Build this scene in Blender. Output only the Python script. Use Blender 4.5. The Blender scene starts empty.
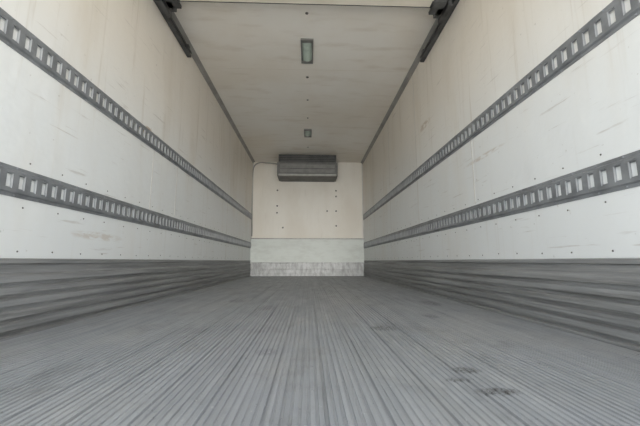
import bpy, bmesh, math, random
from mathutils import Vector
random.seed(4)
W=1.25; H=2.56; Y0=0.30; Y1=7.31
scene=bpy.context.scene
try: scene.view_settings.view_transform='Standard'
except Exception: pass

# ---------------------------------------------------------------- materials
def new_mat(name, base, rough=0.6, metal=0.0):
    m=bpy.data.materials.new(name); m.use_nodes=True
    b=m.node_tree.nodes['Principled BSDF']
    b.inputs['Base Color'].default_value=(*base,1)
    b.inputs['Roughness'].default_value=rough
    b.inputs['Metallic'].default_value=metal
    return m
class G:
    def __init__(s,m): s.m=m; s.t=m.node_tree; s.b=s.t.nodes['Principled BSDF']; s.tc=s.t.nodes.new('ShaderNodeNewGeometry')
    def noise(s,scale=(1,1,1),n=1.0,detail=4,rough=0.55,loc=(0,0,0)):
        mp=s.t.nodes.new('ShaderNodeMapping'); mp.inputs['Scale'].default_value=scale; mp.inputs['Location'].default_value=loc
        s.t.links.new(s.tc.outputs['Position'],mp.inputs['Vector'])
        nz=s.t.nodes.new('ShaderNodeTexNoise'); nz.inputs['Scale'].default_value=n; nz.inputs['Detail'].default_value=detail; nz.inputs['Roughness'].default_value=rough
        s.t.links.new(mp.outputs[0],nz.inputs['Vector']); return nz.outputs['Fac']
    def ramp(s,f,a,b,lo=0.0,hi=1.0):
        r=s.t.nodes.new('ShaderNodeMapRange'); r.inputs[1].default_value=a; r.inputs[2].default_value=b; r.inputs[3].default_value=lo; r.inputs[4].default_value=hi
        r.interpolation_type='SMOOTHSTEP'
        s.t.links.new(f,r.inputs[0]); return r.outputs[0]
    def mix(s,f,a,b):
        mx=s.t.nodes.new('ShaderNodeMix'); mx.data_type='RGBA'
        for sock,v in ((mx.inputs[0],f),(mx.inputs[6],a),(mx.inputs[7],b)):
            if hasattr(v,'node'): s.t.links.new(v,sock)
            elif isinstance(v,(int,float)): sock.default_value=v
            else: sock.default_value=(*v,1)
        return mx.outputs[2]
    def math(s,op,a,b=0.0):
        n=s.t.nodes.new('ShaderNodeMath'); n.operation=op
        for k,v in enumerate((a,b)):
            if hasattr(v,'node'): s.t.links.new(v,n.inputs[k])
            else: n.inputs[k].default_value=v
        return n.outputs[0]
    def pos(s,ax):
        n=s.t.nodes.new('ShaderNodeSeparateXYZ'); s.t.links.new(s.tc.outputs['Position'],n.inputs[0]); return n.outputs[ax]
    def color(s,o): s.t.links.new(o,s.b.inputs['Base Color'])
    def bump(s,f,st=0.2,d=0.01):
        n=s.t.nodes.new('ShaderNodeBump'); n.inputs['Strength'].default_value=st; n.inputs['Distance'].default_value=d
        s.t.links.new(f,n.inputs['Height']); s.t.links.new(n.outputs[0],s.b.inputs['Normal'])
    def blob(s,c,r,ry,ax=0,ay=1):
        dx=s.math('DIVIDE',s.math('SUBTRACT',s.pos(ax),c[0]),r)
        dy=s.math('DIVIDE',s.math('SUBTRACT',s.pos(ay),c[1]),ry)
        d=s.math('ADD',s.math('MULTIPLY',dx,dx),s.math('MULTIPLY',dy,dy))
        return s.ramp(d,0.1,1.0,1.0,0.0)

def wall_mat(name,spots):
    m=new_mat(name,(0.7,0.7,0.67),0.45); g=G(m)
    z=g.pos(2)
    warm=g.ramp(z,0.9,2.1)
    base=g.mix(warm,(0.82,0.84,0.835),(0.82,0.765,0.68))
    n1=g.ramp(g.noise((1,1.2,0.25),2.2,6),0.48,0.75)
    base=g.mix(g.math('MULTIPLY',g.math('MULTIPLY',n1,0.5),g.ramp(z,0.8,1.6,0.4,1)),base,(0.68,0.61,0.50))
    st=g.ramp(g.noise((1,7,0.35),3.0,5,loc=(3,1,0)),0.56,0.78)
    base=g.mix(g.math('MULTIPLY',g.math('MULTIPLY',st,0.5),g.ramp(z,0.9,1.6,0.3,1)),base,(0.52,0.45,0.35))
    sp=g.ramp(g.noise((1,1,1),28,3),0.68,0.76)
    base=g.mix(g.math('MULTIPLY',sp,0.45),base,(0.40,0.37,0.32))
    sc=g.ramp(g.noise((1,0.6,9),5,4,loc=(0,4,2)),0.63,0.73)
    base=g.mix(g.math('MULTIPLY',sc,0.42),base,(0.45,0.41,0.36))
    brk=g.ramp(g.noise((1,3,9),4,5),0.38,0.56)
    for c,r,ry,k in spots:
        base=g.mix(g.math('MULTIPLY',g.math('MULTIPLY',g.blob(c,r,ry,1,2),brk),k),base,(0.40,0.28,0.16))
    g.color(base); g.bump(g.noise((1,1,1),3,4),0.3,0.03); return m
def ceil_mat():
    m=new_mat('ceiling_liner',(0.6,0.57,0.5),0.5); g=G(m)
    base=g.mix(g.ramp(g.noise((1,1,1),0.9,5),0.35,0.7),(0.93,0.895,0.835),(0.87,0.81,0.72))
    base=g.mix(g.math('MULTIPLY',g.ramp(g.noise((1,4,1),2.0,6,loc=(2,2,0)),0.5,0.8),0.5),base,(0.66,0.58,0.47))
    g.color(base); g.bump(g.noise((1,1,1),2.2,4),0.3,0.02); return m
def back_mat():
    m=new_mat('bulkhead_panel',(0.7,0.64,0.52),0.5); g=G(m)
    base=g.mix(g.ramp(g.noise((1.2,1,0.6),1.4,5),0.35,0.7),(0.87,0.835,0.76),(0.80,0.75,0.66))
    st=g.ramp(g.noise((8,1,0.6),3.0,5),0.58,0.8)
    base=g.mix(g.math('MULTIPLY',st,0.3),base,(0.55,0.49,0.40))
    g.color(base); return m
def back_low_mat():
    m=new_mat('bulkhead_lower_panel',(0.7,0.72,0.66),0.45); g=G(m)
    base=g.mix(g.ramp(g.noise((2,1,5),2.0,6),0.4,0.75),(0.70,0.735,0.69),(0.60,0.625,0.58))
    g.color(base); return m
def scuff_mat(name,a,b,c,metal,rough,axis,bs=0.35):
    m=new_mat(name,a,rough,metal); g=G(m)
    s1=(1,0.35,14) if axis=='y' else (7,1,2.5)
    base=g.mix(g.ramp(g.noise(s1,2.5,7,0.65),0.35,0.68),a,b)
    base=g.mix(g.math('MULTIPLY',g.ramp(g.noise((s1[0]*2,s1[1]*4,s1[2]*1.6),3,6,0.7,loc=(5,2,1)),0.55,0.72),0.7),base,c)
    g.color(base); g.bump(g.noise((1,1.2,6),4,6),bs,0.012)
    return m
# dirt spots on the floor (world XY)
SPOTS=[((0.505,0.865),0.07,0.03,0.85),((0.50,1.03),0.055,0.035,0.7),((0.44,0.95),0.045,0.02,0.6),
       ((0.40,1.66),0.08,0.08,0.65),((0.97,2.6),0.09,0.2,0.6),((-0.55,2.8),0.09,0.15,0.35),
       ((-0.12,1.25),0.05,0.06,0.35),((0.75,2.0),0.06,0.08,0.4)]
def floor_mat():
    m=new_mat('aluminium_floor_worn',(0.3,0.31,0.32),0.5,0.35); g=G(m)
    base=g.mix(g.ramp(g.noise((26,0.4,1),2.0,6,0.6),0.3,0.7),(0.345,0.358,0.375),(0.275,0.288,0.303))
    base=g.mix(g.math('MULTIPLY',g.ramp(g.noise((1,0.7,1),1.8,6,0.65,loc=(1,6,0)),0.45,0.7),0.4),base,(0.42,0.415,0.40))
    base=g.mix(g.math('MULTIPLY',g.ramp(g.noise((2.0,1.2,1),2.2,8,0.7,loc=(8,0,0)),0.52,0.68),0.4),base,(0.18,0.18,0.175))
    base=g.mix(g.math('MULTIPLY',g.ramp(g.noise((7,5,1),6,6,0.75,loc=(3,3,0)),0.60,0.70),0.55),base,(0.10,0.10,0.10))
    base=g.mix(g.math('MULTIPLY',g.ramp(g.noise((9,4,1),7,6,0.75,loc=(7,1,0)),0.62,0.70),0.5),base,(0.58,0.58,0.58))
    brk=g.ramp(g.noise((7,7,1),7,6,0.8),0.36,0.60)
    tot=None
    for c,r,ry,k in SPOTS:
        v=g.math('MULTIPLY',g.math('MULTIPLY',g.blob(c,r,ry),brk),k)
        tot=v if tot is None else g.math('MAXIMUM',tot,v)
    base=g.mix(tot,base,(0.05,0.048,0.045))
    g.color(base)
    rr=g.ramp(g.noise((4,1,1),3,5),0.3,0.7,0.45,0.65); g.t.links.new(rr,g.b.inputs['Roughness'])
    return m
M_wl=wall_mat('fiberglass_wall_a',[((2.45,1.33),0.20,0.035,0.9),((2.55,1.36),0.07,0.02,0.8),((2.05,0.47),0.3,0.03,0.35)])
M_wr=wall_mat('fiberglass_wall_b',[((3.3,1.75),0.2,0.05,0.5),((2.2,1.05),0.3,0.02,0.4)])
M_ceil=ceil_mat(); M_back=back_mat(); M_blow=back_low_mat()
M_scuff=scuff_mat('scuff_liner_aluminium',(0.39,0.395,0.395),(0.24,0.24,0.235),(0.50,0.485,0.46),0.35,0.5,'y')
M_kick=scuff_mat('kick_plate_aluminium',(0.50,0.505,0.50),(0.30,0.30,0.29),(0.72,0.72,0.71),0.35,0.5,'x',0.1)
M_floor=floor_mat()
def var(name,a,b,rough,metal,sc=6):
    m=new_mat(name,a,rough,metal); g=G(m); g.color(g.mix(g.ramp(g.noise((1,1,1),sc,5),0.35,0.7),a,b)); return m
M_rail=var('galvanised_rail',(0.30,0.315,0.33),(0.21,0.22,0.23),0.45,0.35,9)
M_slot=var('slot_edge_zinc',(0.44,0.45,0.46),(0.34,0.35,0.36),0.45,0.2,9)
M_bolt=var('bolt_steel',(0.16,0.15,0.14),(0.10,0.09,0.08),0.5,0.6,30)
M_trim=var('corner_trim_aluminium',(0.38,0.37,0.35),(0.30,0.29,0.27),0.5,0.3,4)
M_dark=var('dark_track_steel',(0.12,0.123,0.125),(0.07,0.07,0.07),0.55,0.4,8)
M_door=var('door_panel_paint',(0.84,0.78,0.68),(0.76,0.70,0.60),0.5,0,3)
M_unit=var('evaporator_housing',(0.17,0.168,0.16),(0.12,0.12,0.115),0.5,0.1,6)
M_unitd=var('evaporator_grille_dark',(0.07,0.07,0.068),(0.04,0.04,0.04),0.5,0.3,10)
M_fin=var('evaporator_front_panel',(0.23,0.227,0.215),(0.18,0.178,0.17),0.5,0.1,9)
M_lip=var('evaporator_drip_lip',(0.42,0.42,0.40),(0.34,0.34,0.32),0.5,0.1,9)
M_lframe=var('light_frame',(0.26,0.255,0.24),(0.2,0.2,0.19),0.5,0.3,9)
M_lens=var('light_lens',(0.58,0.68,0.60),(0.46,0.54,0.48),0.25,0,12)
M_rubber=var('black_rubber',(0.06,0.06,0.06),(0.08,0.075,0.07),0.6,0,9)
M_seam=var('panel_joint_strip',(0.66,0.64,0.60),(0.58,0.55,0.50),0.5,0,6)
M_cseam=var('ceiling_joint_caulk',(0.84,0.79,0.70),(0.76,0.70,0.60),0.5,0,6)
M_ground=var('concrete_yard',(0.66,0.64,0.60),(0.58,0.56,0.52),0.9,0,0.8)

# ---------------------------------------------------------------- geometry helpers
def obj(name,bm,mats,parent=None,smooth=False):
    bmesh.ops.recalc_face_normals(bm,faces=bm.faces[:])
    me=bpy.data.meshes.new(name); bm.to_mesh(me); bm.free()
    for m in (mats if isinstance(mats,(list,tuple)) else [mats]): me.materials.append(m)
    o=bpy.data.objects.new(name,me); scene.collection.objects.link(o)
    if parent: o.parent=parent
    if smooth:
        for p in me.polygons: p.use_smooth=True
    return o
def empty(name,loc=(0,0,0)):
    e=bpy.data.objects.new(name,None); scene.collection.objects.link(e); e.empty_display_size=0.1; return e
def box(bm,lo,hi,mi=0):
    vs=[bm.verts.new((x,y,z)) for x in (lo[0],hi[0]) for y in (lo[1],hi[1]) for z in (lo[2],hi[2])]
    for f in ((0,1,3,2),(4,6,7,5),(0,4,5,1),(2,3,7,6),(0,2,6,4),(1,5,7,3)):
        fc=bm.faces.new([vs[i] for i in f]); fc.material_index=mi
def bev_box(name,lo,hi,mat,parent=None,w=0.004,seg=2):
    bm=bmesh.new(); box(bm,lo,hi)
    bmesh.ops.bevel(bm,geom=bm.edges[:],offset=w,segments=seg,affect='EDGES')
    return obj(name,bm,mat,parent)
def bolt(bm,c,n,r=0.006,h=0.004,mi=0):
    n=Vector(n).normalized(); a=n.orthogonal().normalized(); b=n.cross(a); c=Vector(c)
    rings=[]
    for rr,hh in ((r,0),(r*0.85,h*0.6),(r*0.45,h)):
        rings.append([bm.verts.new(c+n*hh+(a*math.cos(t)+b*math.sin(t))*rr) for t in [k*math.pi/4 for k in range(8)]])
    for i in range(2):
        for k in range(8):
            f=bm.faces.new((rings[i][k],rings[i][(k+1)%8],rings[i+1][(k+1)%8],rings[i+1][k])); f.material_index=mi
    f=bm.faces.new(rings[2]); f.material_index=mi

# ---------------------------------------------------------------- floor (extruded ribbed aluminium)
bm=bmesh.new()
prof=[]; x=-W; i=0
NR=133
pitch=2*W/NR
while i<NR:
    deep=0.0034 if i%7 else 0.006
    g=0.0048 if i%7 else 0.0068
    prof+= [(x,-deep),(x+g,-deep),(x+g+0.002,0),(x+pitch-0.002,0)]
    x+=pitch; i+=1
prof.append((W,-0.003))
ys=[Y0,1.2,3.0,5.0,Y1]
rows=[[bm.verts.new((px,y,pz)) for px,pz in prof] for y in ys]
for a,b in zip(rows,rows[1:]):
    for k in range(len(prof)-1): bm.faces.new((a[k],a[k+1],b[k+1],b[k]))
box(bm,(-W-0.06,Y0,-0.14),(W+0.06,Y1+0.06,-0.012))
obj('floor',bm,M_floor)

# ---------------------------------------------------------------- walls
for sx,nm in ((-1,'left'),(1,'right')):
    bm=bmesh.new()
    x0,x1=sorted((sx*W,sx*(W+0.06)))
    box(bm,(x0,Y0,-0.011),(x1,Y1+0.06,H+0.06),0)
    for yj in ((2.66,3.15,5.15,6.4) if sx<0 else (2.35,3.6,4.85,6.1)):
        a,b=sorted((sx*W,sx*(W-0.0012)))
        for z0,z1 in ((0.34,0.585),(0.735,1.22),(1.37,2.52)):
            if yj<3.4 and z0!=0.735: continue
            box(bm,(a,yj-0.004,z0),(b,yj+0.004,z1),1)
    y=Y0+0.2
    while y<Y1-0.05:
        for z in (0.56,0.76,0.365): 
            bolt(bm,(sx*W,y+random.uniform(-.01,.01),z+random.uniform(-.004,.004)),(-sx,0,0),0.0042,0.003,2)
        y+=0.2
    obj('wall_'+nm,bm,[M_wl if sx<0 else M_wr,M_seam,M_bolt])
bm=bmesh.new(); box(bm,(-W,Y1,-0.011),(W,Y1+0.06,H)); wb=obj('wall_back',bm,M_back)
def bw(px,py): return (0.03+(px-309)*0.0224, 0.322+(261-py)*0.0222)
bm=bmesh.new()
box(bm,(-W+0.002,Y1-0.012,0.28),(W-0.002,Y1-0.001,0.80))
obj('lower_panel',bm,M_blow,wb)
bm=bmesh.new(); box(bm,(-W+0.002,Y1-0.022,0.798),(W-0.002,Y1-0.001,0.82))
obj('panel_rail',bm,M_trim,wb)
bm=bmesh.new()
for px,py in ((277,190),(277,206),(277,213),(336,190),(336,196),(336,211),(336,226),(283,228),(327,211)):
    X,Z=bw(px,py); bolt(bm,(X,Y1,Z),(0,-1,0),0.02,0.008)
for k in range(24):
    bolt(bm,(-W+0.06+k*0.103,Y1-0.022,0.809),(0,-1,0),0.006,0.003)
obj('bolts',bm,M_bolt,wb)
bm=bmesh.new()
for X in (-W+0.012,W-0.012): box(bm,(X-0.01,Y1-0.012,0.83),(X+0.01,Y1,H-0.03))
obj('joints',bm,M_seam,wb)

# ---------------------------------------------------------------- ceiling
bm=bmesh.new(); box(bm,(-W,Y0,H),(W,Y1+0.06,H+0.06),0)
for yj in (3.62,4.9,6.15): box(bm,(-W+0.05,yj-0.003,H-0.0008),(W-0.05,yj+0.003,H),1)
for yj,r in ((2.72,0.016),(3.78,0.02),(4.36,0.016),(4.95,0.014),(6.3,0.014)):
    bolt(bm,(0,yj,H),(0,0,-1),r,0.008,2)
obj('ceiling',bm,[M_ceil,M_cseam,M_bolt])
for k,sx in enumerate((-1,1)):
    bm=bmesh.new()
    P=[(0,0),(0.045,0),(0.045,-0.006),(0.012,-0.02),(0.006,-0.045),(0,-0.045)]
    r=[[bm.verts.new((sx*(W-a),y,H+b)) for a,b in P] for y in (Y0,Y1)]
    for j in range(6): bm.faces.new((r[0][j],r[0][(j+1)%6],r[1][(j+1)%6],r[1][j]))
    bm.faces.new(r[0]); bm.faces.new(r[1])
    obj('trim_%d'%(k+1),bm,M_trim)

# ---------------------------------------------------------------- scuff liners (baseboards)
Z=[(0.0,0.034),(0.012,0.034)]
z=0.012
for hgt,d in ((0.05,0.026),(0.05,0.025),(0.05,0.024),(0.05,0.023),(0.05,0.022)):
    Z+=[(z+0.003,d-0.017),(z+0.017,d-0.017),(z+0.020,d),(z+hgt-0.003,d)]
    z+=hgt
Z+=[(z+0.006,0.006),(0.308,0.006),(0.312,0.022),(0.330,0.022),(0.334,0.003),(0.334,0.0)]
ZB=[(0,0.03),(0.05,0.03),(0.055,0.008),(0.15,0.010),(0.155,0.018),(0.17,0.018),(0.175,0.010),(0.30,0.010),(0.305,0.024),(0.33,0.024),(0.334,0)]
def scuff(name,mat,length_pts,place,amp,prof):
    bm=bmesh.new(); rows=[]
    for q,t in enumerate(length_pts):
        row=[]
        for j,(zz,d) in enumerate(prof):
            w=0
            if 1<j<len(prof)-2: w=amp*(math.sin(t*3.1+zz*40)*0.4+math.sin(t*7.7+zz*90+1)*0.3+random.uniform(-.4,.4))
            row.append(bm.verts.new(place(t,max(d+w,0.001),zz)))
        rows.append(row)
    for a,b in zip(rows,rows[1:]):
        for k in range(len(prof)-1): bm.faces.new((a[k],a[k+1],b[k+1],b[k]))
    return obj(name,bm,mat)
yl=[Y0+(Y1-0.03-Y0)*k/70 for k in range(71)]
scuff('baseboard_left',M_scuff,yl,lambda t,d,z:(-W+d,t,z),0.003,Z)
scuff('baseboard_right',M_scuff,yl,lambda t,d,z:(W-d,t,z),0.003,Z)
xl=[-W+2*W*k/60 for k in range(61)]
scuff('baseboard_back',M_kick,xl,lambda t,d,z:(t,Y1-0.012-d,z*0.88),0.003,ZB)

# ---------------------------------------------------------------- logistic (E-type) track rails
def rail(sx,zc):
    bm=bmesh.new()
    hh=0.066; D=0.012; F=0.003; sl=0.033 ; core=0.046
    P=0.062; ya,yb=Y0+0.02,Y1-0.02
    X=lambda d: sx*(W-d)
    def q(pts,mi=0): bm.faces.new([bm.verts.new(p) for p in pts]).material_index=mi
    def strip(d0,z0,d1,z1): q([(X(d0),ya,zc+z0),(X(d0),yb,zc+z0),(X(d1),yb,zc+z1),(X(d1),ya,zc+z1)])
    for s in (-1,1):
        strip(0,s*hh,F,s*hh); strip(F,s*hh,F,s*(core+0.006)); strip(F,s*(core+0.006),D,s*core); strip(D,s*core,D,s*sl)
    n=int((yb-ya)/P); y=ya
    for i in range(n+1):
        yn=min(ya+(i+1)*P,yb); s0=y+0.016; s1=y+0.047
        if s1>yn: s0=s1=yn
        q([(X(D),y,zc-sl),(X(D),s0,zc-sl),(X(D),s0,zc+sl),(X(D),y,zc+sl)])
        if s1<yn:
            q([(X(D),s1,zc-sl),(X(D),yn,zc-sl),(X(D),yn,zc+sl),(X(D),s1,zc+sl)])
            e=0.001
            q([(X(D),s0,zc-sl),(X(e),s0,zc-sl),(X(e),s0,zc+sl),(X(D),s0,zc+sl)],1)
            q([(X(D),s1,zc-sl),(X(e),s1,zc-sl),(X(e),s1,zc+sl),(X(D),s1,zc+sl)],1)
            q([(X(D),s0,zc-sl),(X(e),s0,zc-sl),(X(e),s1,zc-sl),(X(D),s1,zc-sl)],1)
            q([(X(D),s0,zc+sl),(X(e),s0,zc+sl),(X(e),s1,zc+sl),(X(D),s1,zc+sl)],1)
            for s in (-1,1):
                za,zb_=sorted((zc+s*sl,zc+s*(sl-0.006)))
                q([(X(0.006),s0,za),(X(0.006),s1,za),(X(0.006),s1,zb_),(X(0.006),s0,zb_)])
        if i%2==0:
            for s in (-1,1): bolt(bm,(X(F),y+0.01,zc+s*0.059),(-sx,0,0),0.005,0.004)
        y=yn
    for ye in (ya,yb): q([(X(0),ye,zc-core),(X(D),ye,zc-core),(X(D),ye,zc+core),(X(0),ye,zc+core)])
    bmesh.ops.remove_doubles(bm,verts=bm.verts[:],dist=0.0003)
    return obj('cargo_track_rail',bm,[M_rail,M_slot])
for sx in (-1,1):
    for zc in (0.322+0.340,0.322+0.970): rail(sx,zc)

# ---------------------------------------------------------------- roll-up door stored under roof + its tracks
door=empty('roll_up_door')
zt=2.445; xd=1.09; yend=2.46
n=6; L=(yend-Y0-0.1)/n
for k in range(n):
    y0=Y0+0.1+k*L
    bev_box('panel_%d'%(k+1),(-xd,y0+0.004,zt-0.02),(xd,y0+L-0.004,zt+0.02),M_door,door,0.004)
bev_box('bottom_seal',(-xd,yend-0.004,zt-0.018),(xd,yend+0.006,zt+0.024),M_rubber,door,0.002)
bm=bmesh.new()
for sx in (-1,1):
    for k in range(n+1):
        y=Y0+0.12+k*L if k<n else yend-0.04
        a,b=sorted((sx*(xd-0.06),sx*(xd+0.05)))
        box(bm,(a,y-0.03,zt-0.032),(b,y+0.03,zt-0.018))
    a,b=sorted((sx*(xd-0.05),sx*(xd+0.05))); box(bm,(a,yend-0.09,zt-0.045),(b,yend+0.05,zt-0.02))
    a,b=sorted((sx*(xd+0.005),sx*(xd+0.05))); box(bm,(a,yend-0.02,zt-0.045),(b,yend+0.09,zt+0.045))
obj('hinges',bm,M_dark,door)
for sx in (-1,1):
    t=empty('door_track')
    bm=bmesh.new()
    def bx(a,b,y0,y1,z0,z1):
        a,b=sorted((sx*a,sx*b)); box(bm,(a,y0,z0),(b,y1,z1))
    ye=3.22
    bx(W-0.002,W-0.008,Y0,ye,2.425,2.485)
    bx(W-0.008,W-0.042,Y0,ye,2.477,2.485)
    bx(W-0.008,W-0.042,Y0,ye,2.425,2.433)
    bx(W-0.036,W-0.042,Y0,ye,2.433,2.443); bx(W-0.036,W-0.042,Y0,ye,2.467,2.477)
    obj('channel',bm,M_dark,t)
    bm=bmesh.new()
    for y in (0.8,1.6,2.5,3.15):
        bx(W-0.015,W-0.04,y-0.02,y+0.02,2.485,H-0.046)
    bx(W-0.05,W-0.085,2.40,2.62,2.40,H-0.007)
    obj('brackets',bm,M_dark,t)

# ---------------------------------------------------------------- ceiling lights
for yc,l in ((3.265,0.40),(5.55,0.34)):
    e=empty('ceiling_light')
    bm=bmesh.new()
    w=0.065; t=0.014
    box(bm,(-w,yc-l/2,H-0.022),(-w+t,yc+l/2,H)); box(bm,(w-t,yc-l/2,H-0.022),(w,yc+l/2,H))
    box(bm,(-w+t,yc-l/2,H-0.022),(w-t,yc-l/2+0.04,H)); box(bm,(-w+t,yc+l/2-0.04,H-0.022),(w-t,yc+l/2,H))
    for s in (-1,1): bolt(bm,(0,yc+s*(l/2-0.02),H-0.022),(0,0,-1),0.008,0.004)
    obj('frame',bm,M_lframe,e)
    bm=bmesh.new()
    N=8; ww=w-t-0.001; ly=l/2-0.041
    top=[]
    for yy in (yc-ly,yc+ly):
        top.append([bm.verts.new((-ww+2*ww*k/N,yy,H-0.004-0.018*math.sin(math.pi*k/N))) for k in range(N+1)])
    for k in range(N): bm.faces.new((top[0][k],top[0][k+1],top[1][k+1],top[1][k]))
    for r in top: bm.faces.new(r)
    obj('lens',bm,M_lens,e)

# ---------------------------------------------------------------- evaporator (refrigeration) unit
ev=empty('refrigeration_evaporator')
ex=0.61; ec=-0.01; yf=6.76; zt2=H-0.004; zb=2.13
bm=bmesh.new()
P=[(Y1-0.001,zt2),(yf,zt2),(yf,2.40),(yf+0.02,2.37),(yf+0.05,zb+0.03),(yf+0.09,zb),(Y1-0.001,zb-0.03)]
r=[[bm.verts.new((X,a,b)) for a,b in P] for X in (ec-ex,ec+ex)]
n=len(P)
for j in range(n): bm.faces.new((r[0][j],r[0][(j+1)%n],r[1][(j+1)%n],r[1][j]))
bm.faces.new(r[0]); bm.faces.new(r[1])
obj('housing',bm,M_unit,ev)
bev_box('air_outlet',(ec-ex+0.01,yf-0.012,2.405),(ec+ex-0.01,yf+0.002,zt2-0.01),M_unitd,ev,0.003)
bm=bmesh.new()
for k in range(3):
    zz=2.425+k*0.038
    box(bm,(ec-ex+0.02,yf-0.02,zz),(ec+ex-0.02,yf-0.010,zz+0.005))
obj('outlet_bars',bm,M_unit,ev)
bm=bmesh.new()
for k in range(2):
    zz=zb+0.045+k*0.1; yy=yf+0.045-(zz-zb-0.03)/(0.22)*0.03
    box(bm,(ec-ex+0.03,yy-0.006,zz),(ec+ex-0.03,yy+0.012,zz+0.085))
obj('front_panels',bm,M_fin,ev)
bev_box('bottom_lip',(ec-ex-0.01,yf+0.03,zb-0.02),(ec+ex+0.01,yf+0.10,zb+0.02),M_lip,ev,0.006)
bm=bmesh.new()
for s in (-1,1):
    a,b=sorted((ec+s*(ex-0.001),ec+s*(ex+0.03))); box(bm,(a,yf+0.03,zb-0.02),(b,Y1-0.002,2.40))
obj('end_caps',bm,M_unit,ev)
cu=bpy.data.curves.new('refrigerant_hose','CURVE'); cu.dimensions='3D'; cu.bevel_depth=0.013; cu.bevel_resolution=3
sp=cu.splines.new('BEZIER'); pts=[(-1.225,7.285,0.86),(-1.225,7.285,2.42),(-1.15,7.27,2.505),(-0.9,7.2,2.50),(-0.63,7.1,2.44)]
sp.bezier_points.add(len(pts)-1)
for b,p in zip(sp.bezier_points,pts): b.co=p; b.handle_left_type='AUTO'; b.handle_right_type='AUTO'
cu.materials.append(M_trim)
o=bpy.data.objects.new('refrigerant_hose',cu); scene.collection.objects.link(o)

# ---------------------------------------------------------------- outside yard
bm=bmesh.new(); box(bm,(-30,-30,-1.25),(30,14,-1.15)); obj('ground',bm,M_ground)

# ---------------------------------------------------------------- light
w=bpy.data.worlds.new('sky'); scene.world=w; w.use_nodes=True
nt=w.node_tree; bg=nt.nodes['Background']
bg.inputs[0].default_value=(0.88,0.94,1.0,1); bg.inputs[1].default_value=2.4
s=bpy.data.lights.new('rear_fill_sun','SUN'); s.energy=3.2; s.angle=math.radians(40); s.color=(1.0,0.975,0.93)  # added wide fill lamp from behind, evens brightness towards the back wall
so=bpy.data.objects.new('rear_fill_sun',s); scene.collection.objects.link(so)
so.rotation_euler=(math.radians(90-5),0,math.radians(4))
s=bpy.data.lights.new('bounce_sun','SUN'); s.energy=8.0; s.angle=math.radians(1); s.color=(1.0,0.95,0.88)
so=bpy.data.objects.new('bounce_sun',s); scene.collection.objects.link(so)
so.rotation_euler=(math.radians(45),0,math.radians(120))   # added lamp from the front-right; bounce off the yard brightens the ceiling

# ---------------------------------------------------------------- camera
c=bpy.data.cameras.new('camera'); c.sensor_width=36; c.lens=330/640*36; c.clip_start=0.02
co=bpy.data.objects.new('camera',c); scene.collection.objects.link(co)
co.location=(0.03,0,0.322); co.rotation_euler=(math.radians(98.28),0,math.radians(-1.9))
scene.camera=co
